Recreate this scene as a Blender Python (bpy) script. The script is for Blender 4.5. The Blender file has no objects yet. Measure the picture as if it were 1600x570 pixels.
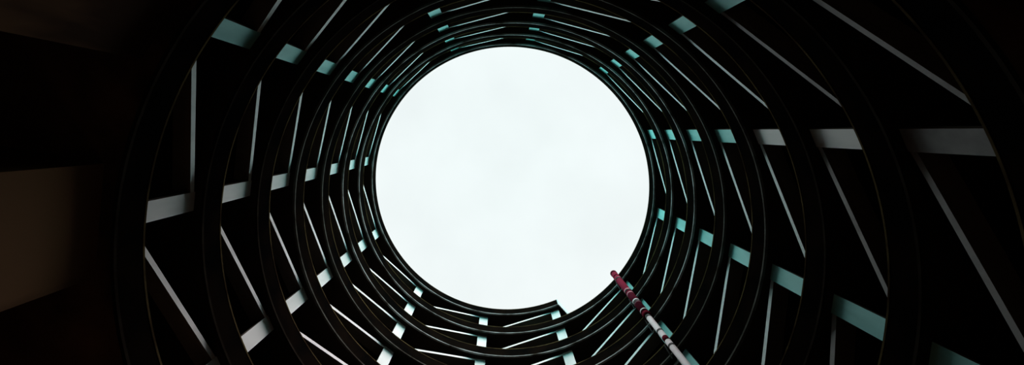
import bpy, math
from mathutils import Matrix, Vector

# ------------------------------------------------------------------ geometry of the place
S = 10.0                    # radius of the open shaft in metres
CAM_H = 1.6                 # eye height
PITCH = 0.268884            # rise of one turn (in shaft radii)
RIM = 2.976184              # height of the top of the ramp above the eye (in shaft radii)
QUAD = 0.012463             # the lower turns rise slightly more gently
TH0 = math.radians(69.1461) # bearing at which the ramp ends at the top
RC = 1.035                  # front faces of the columns
HALF = 0.0299 * RC          # half width of a column
DEEP = 0.062                # radial depth of columns and braces
R_OUT = 1.62                # outer edge of the ramp
P_SOFFIT, P_FLOOR = 0.284, 0.15
TURNS = 8
U_END = 2 * math.pi * TURNS
COL_DEG = [69.146, 99.104, 128.686, 158.463, 189.069, 219.780, 249.260, 279.244, 309.559, 339.389, 369.241, 399.20]
CLOCK = ['five', 'six', 'seven', 'eight', 'nine', 'ten', 'eleven', 'twelve', 'one', 'two', 'three', 'four']
ORD = ['topmost', 'second', 'third', 'fourth', 'fifth', 'sixth', 'seventh', 'eighth']

def helix(u):               # top of the parapet after walking the angle u down the ramp
    s = PITCH * u / (2 * math.pi)
    return RIM + (-1 + math.sqrt(1 - 4 * QUAD * s)) / (2 * QUAD)

def zz(u, dz):
    return helix(u) - dz * PITCH

def W(r, th, z):            # shaft units -> metres
    return (S * r * math.cos(th), S * r * math.sin(th), S * z + CAM_H)

C = bpy.context.scene.collection

# ------------------------------------------------------------------ materials
def mat(name, col, rough=0.6, metal=0.0, col2=None, scale=3.0, lo=0.4, hi=0.62, stretch=(1, 1, 1), detail=5.0, bump=0.0, spec=0.3):
    m = bpy.data.materials.new(name); m.use_nodes = True
    nt = m.node_tree; b = nt.nodes['Principled BSDF']
    b.inputs['Roughness'].default_value = rough
    b.inputs['Metallic'].default_value = metal
    b.inputs['Specular IOR Level'].default_value = spec
    b.inputs['Base Color'].default_value = (*col, 1)
    if col2:
        g = nt.nodes.new('ShaderNodeNewGeometry')
        mp = nt.nodes.new('ShaderNodeMapping'); mp.inputs['Scale'].default_value = stretch
        n = nt.nodes.new('ShaderNodeTexNoise'); n.inputs['Scale'].default_value = scale; n.inputs['Detail'].default_value = detail
        r = nt.nodes.new('ShaderNodeValToRGB')
        r.color_ramp.elements[0].position = lo; r.color_ramp.elements[0].color = (*col, 1)
        r.color_ramp.elements[1].position = hi; r.color_ramp.elements[1].color = (*col2, 1)
        nt.links.new(g.outputs['Position'], mp.inputs['Vector'])
        nt.links.new(mp.outputs[0], n.inputs['Vector']); nt.links.new(n.outputs['Fac'], r.inputs[0])
        nt.links.new(r.outputs[0], b.inputs['Base Color'])
        if bump:
            bp = nt.nodes.new('ShaderNodeBump'); bp.inputs['Strength'].default_value = bump; bp.inputs['Distance'].default_value = 0.02
            nt.links.new(n.outputs['Fac'], bp.inputs['Height']); nt.links.new(bp.outputs[0], b.inputs['Normal'])
    return m

M = {}
M['column'] = mat('pale_column_paint', (0.84, 0.86, 0.85), 0.55, 0, (0.70, 0.74, 0.73), 1.1, 0.42, 0.66, (1, 1, 0.35), bump=0.05)
M['column_teal_lit'] = mat('teal_lit_column_paint', (0.36, 0.80, 0.77), 0.55, 0, (0.24, 0.62, 0.60), 1.1, 0.42, 0.66, (1, 1, 0.35), bump=0.05)  # teal cast of the skylight put into the column colour
M['column_shaded'] = mat('shaded_column_paint', (0.34, 0.34, 0.34), 0.7, 0, (0.22, 0.22, 0.22), 1.1, 0.42, 0.66)  # darker copy of the column, dim light deep down painted in
M['brace_sunlit'] = mat('sunlit_white_brace_paint', (0.86, 0.85, 0.84), 0.55, 0, (0.70, 0.70, 0.69), 1.5, 0.45, 0.7)  # whiter copy for the sunlit side, light put into the colour
M['brace_shaded'] = mat('shaded_brace_paint', (0.36, 0.355, 0.35), 0.7, 0, (0.26, 0.255, 0.25), 1.5, 0.45, 0.7)  # darker copy for the deep braces, fading light painted in
M['brace'] = mat('teal_lit_brace_paint', (0.74, 0.86, 0.85), 0.55, 0, (0.60, 0.72, 0.71), 1.5, 0.45, 0.7)  # teal cast of the skylight painted into these braces
M['shaded_side'] = mat('shaded_brace_side', (0.12, 0.10, 0.085), 0.7, 0, (0.15, 0.125, 0.10), 1.2)  # shade of brace undersides and column sides painted as dark colour
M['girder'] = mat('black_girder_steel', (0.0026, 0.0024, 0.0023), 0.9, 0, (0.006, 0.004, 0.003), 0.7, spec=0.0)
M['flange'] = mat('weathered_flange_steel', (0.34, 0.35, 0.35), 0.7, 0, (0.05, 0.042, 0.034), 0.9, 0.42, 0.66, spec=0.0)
M['flange_mid'] = mat('shaded_rusty_flange_steel', (0.10, 0.10, 0.09), 0.7, 0, (0.03, 0.025, 0.02), 0.9, 0.42, 0.66, spec=0.0)  # dimmer light on the middle turns put into the flange colour
M['flange_low'] = mat('deep_shaded_flange_steel', (0.022, 0.018, 0.014), 0.8, 0, (0.012, 0.009, 0.007), 0.9, spec=0.0)  # shade of the lowest turns painted into the flange
M['rail'] = mat('rusty_rim_steel', (0.085, 0.064, 0.030), 0.8, 0, (0.025, 0.016, 0.010), 0.8, spec=0.0)
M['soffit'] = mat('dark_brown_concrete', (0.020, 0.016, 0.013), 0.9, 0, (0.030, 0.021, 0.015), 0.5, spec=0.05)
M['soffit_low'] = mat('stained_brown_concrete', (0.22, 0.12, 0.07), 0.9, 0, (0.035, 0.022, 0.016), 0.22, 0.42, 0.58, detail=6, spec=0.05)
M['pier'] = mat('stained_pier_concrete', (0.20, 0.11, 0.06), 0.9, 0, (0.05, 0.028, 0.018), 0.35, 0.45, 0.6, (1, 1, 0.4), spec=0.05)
M['wall'] = mat('dark_wall_concrete', (0.030, 0.020, 0.014), 0.9, 0, (0.05, 0.032, 0.02), 0.3, spec=0.05)
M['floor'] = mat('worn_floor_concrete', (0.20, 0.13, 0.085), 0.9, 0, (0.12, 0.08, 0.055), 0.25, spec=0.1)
M['endplate'] = mat('pale_end_plate', (0.72, 0.76, 0.76), 0.55, 0, (0.55, 0.6, 0.6), 0.8)
M['red'] = mat('crimson_pipe_paint', (0.17, 0.018, 0.036), 0.6, 0, (0.11, 0.016, 0.028), 0.8, 0.45, 0.7, spec=0.0)
M['pink'] = mat('faded_pink_paint', (0.50, 0.20, 0.24), 0.5, 0, (0.40, 0.10, 0.14), 2.0)
M['red_dark'] = mat('dark_red_band_paint', (0.12, 0.010, 0.02), 0.6, 0, (0.09, 0.010, 0.017), 2.0, spec=0.0)
M['white'] = mat('white_pipe_paint', (0.56, 0.53, 0.54), 0.5, 0, (0.42, 0.28, 0.30), 0.9, 0.5, 0.75)
M['clamp'] = mat('black_clamp_steel', (0.012, 0.011, 0.011), 0.6, 0, (0.02, 0.016, 0.014), 2.0)
M['steel'] = mat('grey_bracket_steel', (0.10, 0.10, 0.10), 0.5, 0.4, (0.06, 0.05, 0.05), 2.0)

# ------------------------------------------------------------------ mesh helpers
def obj(name, vs, fs, m, parent=None, m2=None, second=None, smooth=False):
    me = bpy.data.meshes.new(name); me.from_pydata(vs, [], fs)
    me.materials.append(m)
    if m2:
        me.materials.append(m2)
        for i in second: me.polygons[i].material_index = 1
    me.update()
    import bmesh
    bm = bmesh.new(); bm.from_mesh(me); bmesh.ops.recalc_face_normals(bm, faces=bm.faces); bm.to_mesh(me); bm.free()
    if smooth:
        for p in me.polygons: p.use_smooth = True
    o = bpy.data.objects.new(name, me); C.objects.link(o)
    if parent:
        o.parent = parent; o.matrix_parent_inverse = Matrix.Translation(parent.location).inverted()
    return o

def thing(name, label, cat, loc=(0, 0, 0), group=None):
    o = bpy.data.objects.new(name, None); C.objects.link(o)
    o.location = loc; o.empty_display_size = 0.3
    tag(o, label, cat, group); return o

def tag(o, label, cat, group=None):
    o['label'] = label; o['category'] = cat
    if group: o['group'] = group
    return o

def sweep(profile, u0, u1, n, start=None):
    """closed (radius, drop) profile swept down the ramp; start(radius) gives a skewed beginning"""
    vs, fs, k = [], [], len(profile)
    for j in range(n + 1):
        for r, d in profile:
            a = start(r) if start else u0
            f = j / n
            u = a + (u1 - a) * f
            vs.append(W(r, TH0 + u, zz(u, d)))
    for j in range(n):
        for i in range(k):
            a, b = j * k + i, j * k + (i + 1) % k
            fs.append((a, b, b + k, a + k))
    fs.append(tuple(range(k))); fs.append(tuple(n * k + i for i in range(k)))
    return vs, fs

def tube(p0, p1, r0, r1=None, n=20):
    p0, p1 = Vector(p0), Vector(p1); r1 = r0 if r1 is None else r1
    d = (p1 - p0).normalized(); a = d.orthogonal().normalized(); b = d.cross(a)
    vs, fs = [], []
    for p, r in ((p0, r0), (p1, r1)):
        for i in range(n):
            t = 2 * math.pi * i / n
            vs.append(tuple(p + (a * math.cos(t) + b * math.sin(t)) * r))
    for i in range(n): fs.append((i, (i + 1) % n, n + (i + 1) % n, n + i))
    fs.append(tuple(range(n))[::-1]); fs.append(tuple(range(n, 2 * n)))
    return vs, fs

def merge(*parts):
    vs, fs = [], []
    for v, f in parts:
        o = len(vs); vs += v; fs += [tuple(i + o for i in q) for q in f]
    return vs, fs

def ring(c, r_in, r_out, h, n=24):
    vs, fs = [], []
    for z in (c[2] - h / 2, c[2] + h / 2):
        for r in (r_in, r_out):
            for i in range(n):
                t = 2 * math.pi * i / n; vs.append((c[0] + r * math.cos(t), c[1] + r * math.sin(t), z))
    for i in range(n):
        j = (i + 1) % n
        fs += [(n + i, n + j, 3 * n + j, 3 * n + i), (j, i, 2 * n + i, 2 * n + j), (i, j, n + j, n + i), (2 * n + j, 2 * n + i, 3 * n + i, 3 * n + j)]
    return vs, fs

# ------------------------------------------------------------------ the spiral ramp, one object per turn
U_START = math.radians(66.80) - TH0
def skew(r):                # the ramp's top end is cut off at a slant
    d = math.radians(48); p = (math.cos(TH0 + U_START), math.sin(TH0 + U_START))
    b = p[0] * math.cos(d) + p[1] * math.sin(d)
    t = -b + math.sqrt(b * b - (1 - r * r))
    return math.atan2(p[1] + t * math.sin(d), p[0] + t * math.cos(d)) - TH0

TURN_NOTE = ['topmost turn of the dark spiral ramp, its edge rimming the white sky',
             'second turn of the dark spiral ramp, passing just under the stepped top end',
             'third turn of the dark spiral ramp below the sky opening',
             'fourth turn of the dark spiral ramp below the sky opening',
             'fifth turn of the dark spiral ramp below the sky opening',
             'sixth turn of the dark spiral ramp below the sky opening',
             'seventh turn of the dark spiral ramp, next above the lowest visible one',
             'lowest turn of the dark spiral ramp, with stained brown concrete underside']
for k in range(TURNS):
    ua = U_START + 2 * math.pi * k; ub = U_START + 2 * math.pi * (k + 1)
    st = skew if k == 0 else None
    n = 240
    t = thing('ramp_turn', TURN_NOTE[k], 'spiral ramp', W(0, 0, zz(ub, P_SOFFIT)), 'turns of the spiral ramp')
    v, f = sweep([(1.0, 0.0), (1.006, 0.0), (1.006, 0.30), (1.0, 0.30)], ua, ub, n, st)
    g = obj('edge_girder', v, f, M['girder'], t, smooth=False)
    v, f = sweep([(0.998, 0.282), (1.0, 0.282), (1.0, 0.301), (1.008, 0.301), (1.008, 0.309), (0.998, 0.309)], ua, ub, n, st)
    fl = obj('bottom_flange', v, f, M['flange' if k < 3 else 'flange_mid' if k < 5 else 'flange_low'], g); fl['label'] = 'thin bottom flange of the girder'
    v, f = sweep([(0.9985, -0.004), (1.007, -0.004), (1.007, 0.016), (0.9985, 0.016)], ua, ub, n, st)
    rl = obj('top_rail', v, f, M['rail'], g); rl['label'] = 'rusty brown rail along the top of the girder'
    v, f = sweep([(1.006, P_FLOOR), (R_OUT, P_FLOOR), (R_OUT, P_SOFFIT), (1.006, P_SOFFIT)], ua, ub, n, st)
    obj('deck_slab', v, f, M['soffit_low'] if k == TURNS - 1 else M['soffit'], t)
    if k == 0:
        a, b = skew(1.0), skew(1.60)
        pa, pb = Vector(W(1.0, TH0 + a, 0)), Vector(W(1.60, TH0 + b, 0))
        d = (pb - pa).normalized(); nr = Vector((d.y, -d.x, 0)) * 0.06
        vs = []
        for p, u in ((pa, a), (pb, b)):
            for q in (p, p + nr):
                for dz in (-0.01, 0.32): vs.append((q.x, q.y, S * zz(u, dz) + CAM_H))
        fs = [(0, 1, 3, 2), (4, 6, 7, 5), (0, 4, 5, 1), (2, 3, 7, 6), (0, 2, 6, 4), (1, 5, 7, 3)]
        e = obj('end_plate', vs, fs, M['endplate'], t); e['label'] = 'pale plate closing the slanted top end of the ramp'
# ------------------------------------------------------------------ columns
FLOOR_Z = 0.0
PLATE = 0.016
TEAL_LIT = ('ten', 'eleven', 'twelve', 'one', 'two', 'three', 'four')  # columns that get the painted teal skylight
def col_frame(i):
    th = math.radians(COL_DEG[i]); return th, Vector((math.cos(th), math.sin(th), 0)), Vector((-math.sin(th), math.cos(th), 0))

def u_at(x, y, near):       # ramp angle of a point, on the branch nearest to near
    a = math.atan2(y, x) - TH0
    return a + 2 * math.pi * round((near - a) / (2 * math.pi))

COL_NOTE = {'five': 'rising to the stepped top end of the ramp', 'six': 'below the middle of the sky opening',
            'seven': 'lower left of the sky opening', 'eight': 'left of the sky opening, below the nine o\'clock one',
            'nine': 'level with the left edge of the sky', 'ten': 'upper left of the sky opening',
            'eleven': 'teal shaded, above the sky opening on its left', 'twelve': 'teal shaded, directly above the sky opening',
            'one': 'upper right of the sky opening', 'two': 'running level to the right of the sky',
            'three': 'slanting down to the lower right', 'four': 'half hidden behind the red and white pipe'}
for i in range(12):
    th, er, et = col_frame(i)
    base_u = math.radians(COL_DEG[i]) - TH0
    cx, cy = W(RC + DEEP / 2, th, 0)[:2]
    t = thing('support_column', 'flat pale column at %s o\'clock, %s' % (CLOCK[i], COL_NOTE[CLOCK[i]]), 'column', (cx, cy, FLOOR_Z), 'pale columns around the shaft'); t['kind'] = 'thing'
    for r in range(TURNS):
        un = base_u + 2 * math.pi * r
        vs = []
        last = un + 2 * math.pi > U_START + 2 * math.pi * TURNS
        for dr in ((0.012, 0.30) if last else (0, PLATE)):
            for s in ((-0.145, 0.145) if last else (-HALF, HALF)):
                p = er * (RC + dr) + et * s
                u = u_at(p.x, p.y, un)
                top = S * zz(u, P_SOFFIT) + CAM_H
                bot = FLOOR_Z if last else S * zz(u + 2 * math.pi, P_FLOOR) + CAM_H
                vs += [(S * p.x, S * p.y, bot), (S * p.x, S * p.y, top)]
        fs = [(0, 1, 3, 2), (4, 6, 7, 5), (0, 4, 5, 1), (2, 3, 7, 6), (0, 2, 6, 4), (1, 5, 7, 3)]
        if last:
            q = obj('concrete_pier', vs, fs, M['pier'], t); q['label'] = 'broad stained brown concrete pier under the column'
        else:
            paint = 'column_teal_lit' if (CLOCK[i] in TEAL_LIT and not (CLOCK[i] == 'two' and r > 3)) else 'column'
            if CLOCK[i] == 'two' and r == 6: paint = 'column_shaded'
            obj('column_section', vs, fs, M['shaded_side'], t, M[paint], [0])

# ------------------------------------------------------------------ diagonal braces
def brace(i, r):
    j = (i + 1) % 12
    th0 = math.radians(COL_DEG[i]); th1 = math.radians(COL_DEG[j]) + (2 * math.pi if j < i else 0)
    if th1 < th0: th1 += 2 * math.pi
    if th1 - th0 > 3: th1 -= 2 * math.pi
    _, e0, t0 = col_frame(i); _, e1, t1 = col_frame(j)
    u0 = math.radians(COL_DEG[i]) - TH0 + 2 * math.pi * r
    hw = 0.0072             # half width of the pale face
    pts = []
    A = e0 * RC + t0 * HALF; B = e1 * RC - t1 * HALF
    ua, ub = u_at(A.x, A.y, u0), u_at(B.x, B.y, u0 + math.radians(30))
    ztop = zz(ua, P_SOFFIT + 0.012); zbot = zz(ub, 1.0 + 0.075)
    full = math.hypot(math.hypot(B.x - A.x, B.y - A.y), ztop - zbot)
    hv = hw * full / math.hypot(B.x - A.x, B.y - A.y)    # half height measured vertically
    vs = []
    for (e, P, z) in ((e0, A, ztop - hv), (e1, B, zbot + 0.0)):
        for dr in (0.001, DEEP):
            q = P + e * dr
            for dz in (-hv, hv): vs.append((S * q.x, S * q.y, S * (z + dz) + CAM_H))
    fs = [(0, 1, 5, 4), (2, 6, 7, 3), (0, 4, 6, 2), (1, 3, 7, 5), (0, 2, 3, 1), (4, 5, 7, 6)]
    paint = 'brace_sunlit' if CLOCK[i] in ('five', 'six', 'seven', 'eight') else 'brace'
    if r >= 5 and CLOCK[i] in ('one', 'two', 'three', 'twelve'): paint = 'brace_shaded'
    o = obj('diagonal_brace', vs, fs, M['shaded_side'], None, M[paint], [0])
    tag(o, 'thin pale diagonal brace leaning from the %s o\'clock column, %s storey below the sky' % (CLOCK[i], ORD[r]), 'brace', 'diagonal braces of the shaft')

def in_view(i, r):          # only build the braces that the view up the shaft can reach
    rx, ry = -0.025363, -0.069103
    Rm = Matrix(((math.cos(ry), 0, math.sin(ry)), (0, 1, 0), (-math.sin(ry), 0, math.cos(ry)))) @ Matrix(((1, 0, 0), (0, math.cos(rx), -math.sin(rx)), (0, math.sin(rx), math.cos(rx))))
    u0 = math.radians(COL_DEG[i]) - TH0 + 2 * math.pi * r
    for q in range(13):
        a = math.radians(2 + q * 1.6); u = u0 + a
        d = Rm.transposed() @ Vector((RC * math.cos(TH0 + u) + 0.049114, RC * math.sin(TH0 + u) + 0.388839, zz(u0, 0.284 + 0.9 * a / math.radians(28))))
        x, y = 738.6 + 600 * d.x / d.z, 219.2 + 600 * d.y / d.z
        if -15 < x < 1615 and -15 < y < 585: return True
    return False
for i in range(12):
    for r in range(TURNS - 1):
        if in_view(i, r): brace(i, r)

# ------------------------------------------------------------------ red and white pipe
PTH = math.radians(39.08); PR = 0.966
RR, RW = 0.0215 * S, 0.0150 * S
def pp(z): return W(PR, PTH, z)
px, py, _ = pp(0)
pipe = thing('vertical_pipe', 'red and white vertical pipe clamped to the ramp edge before the four o\'clock column', 'pipe', (px, py, FLOOR_Z))
def pseg(name, z0, z1, r, m, lab=None):
    v, f = tube(pp(z0), pp(z1), r, n=28); o = obj(name, v, f, M[m], pipe)
    for p in o.data.polygons:
        if len(p.vertices) == 4: p.use_smooth = True
    if lab: o['label'] = lab
    return o
pseg('pipe_section', 2.705, 2.11, RR, 'red', 'crimson upper length of the pipe')
pseg('pipe_cap', 2.722, 2.705, RR * 1.08, 'red_dark', 'dark red rim at the pipe top')
pseg('pipe_section', 2.11, (FLOOR_Z - CAM_H) / S, RW, 'white', 'off-white lower length of the pipe')
for z0, z1, m, lab in ((2.655, 2.64, 'red_dark', None), (2.425, 2.41, 'pink', 'faded pink band'), (2.375, 2.36, 'pink', 'faded pink band'), (2.275, 2.262, 'white', 'pale band'), (2.245, 2.235, 'pink', 'faded pink band'), (2.155, 2.145, 'white', 'pale band'), (2.125, 2.10, 'red_dark', 'dark red band')):
    pseg('painted_band', z0, z1, RR * 1.03, m, lab)
pseg('painted_band', 1.885, 1.852, RW * 1.03, 'red_dark', 'dark red band')
for z in (2.60, 2.385 + 0.02, 2.248, 2.10 - 0.015, 1.94, 1.81, 1.63, 1.46):
    r = RR if z > 2.11 else RW
    c = pp(z)
    v, f = ring(c, r * 0.98, r * 1.12, 0.10)
    cl = obj('clamp', v, f, M['clamp'], pipe)
    tx, ty = -math.sin(PTH), math.cos(PTH)
    for s in (-1,):
        a = (c[0] + math.cos(PTH) * r, c[1] + math.sin(PTH) * r, c[2]); b = W(1.0, PTH, z)
        v, f = tube(a, b, 0.035, n=8); obj('bracket', v, f, M['steel'], cl)
# thin standoff rods holding the pipe off the girders
for z in (2.60, 2.35, 2.09, 1.85):
    a = W(0.962, PTH + 0.024, z); b = W(0.997, PTH + 0.040, z - 0.05)
    v, f = tube(a, b, 0.03, n=8); obj('standoff_rod', v, f, M['steel'], pipe)

# ------------------------------------------------------------------ setting
n = 180
vs, fs = [], []
z1 = S * (RIM + 0.05) + CAM_H
for z in (FLOOR_Z, z1):
    for r in (R_OUT * S + 0.02, R_OUT * S + 0.4):
        for i in range(n):
            t = 2 * math.pi * i / n; vs.append((r * math.cos(t), r * math.sin(t), z))
for i in range(n):
    j = (i + 1) % n
    fs += [(i, j, 2 * n + j, 2 * n + i), (n + j, n + i, 3 * n + i, 3 * n + j), (2 * n + i, 2 * n + j, 3 * n + j, 3 * n + i), (j, i, n + i, n + j)]
o = obj('wall_outer', vs, fs, M['wall']); o['kind'] = 'structure'
r = R_OUT * S + 0.4
vs = [(r * math.cos(2 * math.pi * i / n), r * math.sin(2 * math.pi * i / n), z) for z in (FLOOR_Z - 0.3, FLOOR_Z) for i in range(n)]
fs = [tuple(range(n))[::-1], tuple(range(n, 2 * n))] + [(i, (i + 1) % n, n + (i + 1) % n, n + i) for i in range(n)]
o = obj('floor', vs, fs, M['floor']); o['kind'] = 'structure'

# ------------------------------------------------------------------ overcast sky
w = bpy.data.worlds.new('overcast_sky'); bpy.context.scene.world = w; w.use_nodes = True
nt = w.node_tree; nt.nodes.clear()
out = nt.nodes.new('ShaderNodeOutputWorld'); bg = nt.nodes.new('ShaderNodeBackground')
tc = nt.nodes.new('ShaderNodeTexCoord'); sep = nt.nodes.new('ShaderNodeSeparateXYZ')
nt.links.new(tc.outputs['Generated'], sep.inputs[0])
cr = nt.nodes.new('ShaderNodeValToRGB')
E_ = cr.color_ramp.elements
E_[0].position = 0.0; E_[0].color = (0.02, 0.12, 0.12, 1)
E_[1].position = 1.0; E_[1].color = (0.90, 0.985, 0.985, 1)
for p, c in ((0.25, (0.10, 0.60, 0.57, 1)), (0.50, (0.45, 0.95, 0.92, 1)), (0.66, (0.9, 1.0, 0.99, 1)), (0.90, (0.92, 0.985, 0.985, 1))):
    e = E_.new(p); e.color = c
nt.links.new(sep.outputs['Z'], cr.inputs[0])
st = nt.nodes.new('ShaderNodeValToRGB')      # brightness by height above the horizon
for e, (p, c) in zip(st.color_ramp.elements, ((0.0, 0.3), (1.0, 0.25))): e.position = p; e.color = (c, c, c, 1)
for p, c in ((0.25, 0.75), (0.50, 1.0), (0.66, 0.6), (0.76, 0.25)):
    e = st.color_ramp.elements.new(p); e.color = (c, c, c, 1)
nt.links.new(sep.outputs['Z'], st.inputs[0])
ns = nt.nodes.new('ShaderNodeTexNoise'); ns.inputs['Scale'].default_value = 3.2; ns.inputs['Detail'].default_value = 4
nt.links.new(tc.outputs['Generated'], ns.inputs['Vector'])
cl = nt.nodes.new('ShaderNodeMapRange'); cl.inputs['From Min'].default_value = 0.35; cl.inputs['From Max'].default_value = 0.7
cl.inputs['To Min'].default_value = 4.0; cl.inputs['To Max'].default_value = 3.7
nt.links.new(ns.outputs['Fac'], cl.inputs['Value'])
mul = nt.nodes.new('ShaderNodeMath'); mul.operation = 'MULTIPLY'
nt.links.new(st.outputs[0], mul.inputs[0]); nt.links.new(cl.outputs[0], mul.inputs[1])
nt.links.new(cr.outputs[0], bg.inputs['Color']); nt.links.new(mul.outputs[0], bg.inputs['Strength'])
nt.links.new(bg.outputs[0], out.inputs[0])

# veiled sun, behind the cloud
sd = bpy.data.lights.new('veiled_sun', 'SUN'); sd.energy = 3.3; sd.angle = math.radians(40); sd.color = (1.0, 0.86, 0.86)
so = bpy.data.objects.new('veiled_sun', sd); C.objects.link(so)
so.rotation_euler = Vector((-0.34, 0.60, -0.78)).to_track_quat('-Z', 'Y').to_euler()
so.location = (0, -20, 60)

# unseen warm fill light, added to lift the brown underside and piers
ld = bpy.data.lights.new('warm_fill', 'POINT'); ld.energy = 14; ld.color = (1.0, 0.42, 0.20); ld.shadow_soft_size = 0.3
lo = bpy.data.objects.new('warm_fill', ld); C.objects.link(lo); lo.location = (-7.5, 1.0, 0.6)

# ------------------------------------------------------------------ camera
rx, ry = -0.025363, -0.069103
cx, sx, cy, sy = math.cos(rx), math.sin(rx), math.cos(ry), math.sin(ry)
R = Matrix(((cy, 0, sy), (0, 1, 0), (-sy, 0, cy))) @ Matrix(((1, 0, 0), (0, cx, -sx), (0, sx, cx)))
cam = bpy.data.cameras.new('camera'); co = bpy.data.objects.new('camera', cam); C.objects.link(co)
m = Matrix.Identity(4)
a, b, c = R.col[0], -R.col[1], -R.col[2]
for q in range(3): m[q][0], m[q][1], m[q][2] = a[q], b[q], c[q]
m[0][3], m[1][3], m[2][3] = -0.049114 * S, -0.388839 * S, CAM_H
co.matrix_world = m
cam.sensor_width = 36; cam.sensor_fit = 'HORIZONTAL'; cam.lens = 36 * 600 / 1600
cam.shift_x = 61.4148 / 1600; cam.shift_y = -65.8018 / 1600
cam.clip_start = 0.05; cam.clip_end = 500
sc = bpy.context.scene; sc.camera = co
sc.view_settings.view_transform = 'Standard'; sc.view_settings.look = 'None'
sc.cycles.max_bounces = 6; sc.cycles.diffuse_bounces = 4
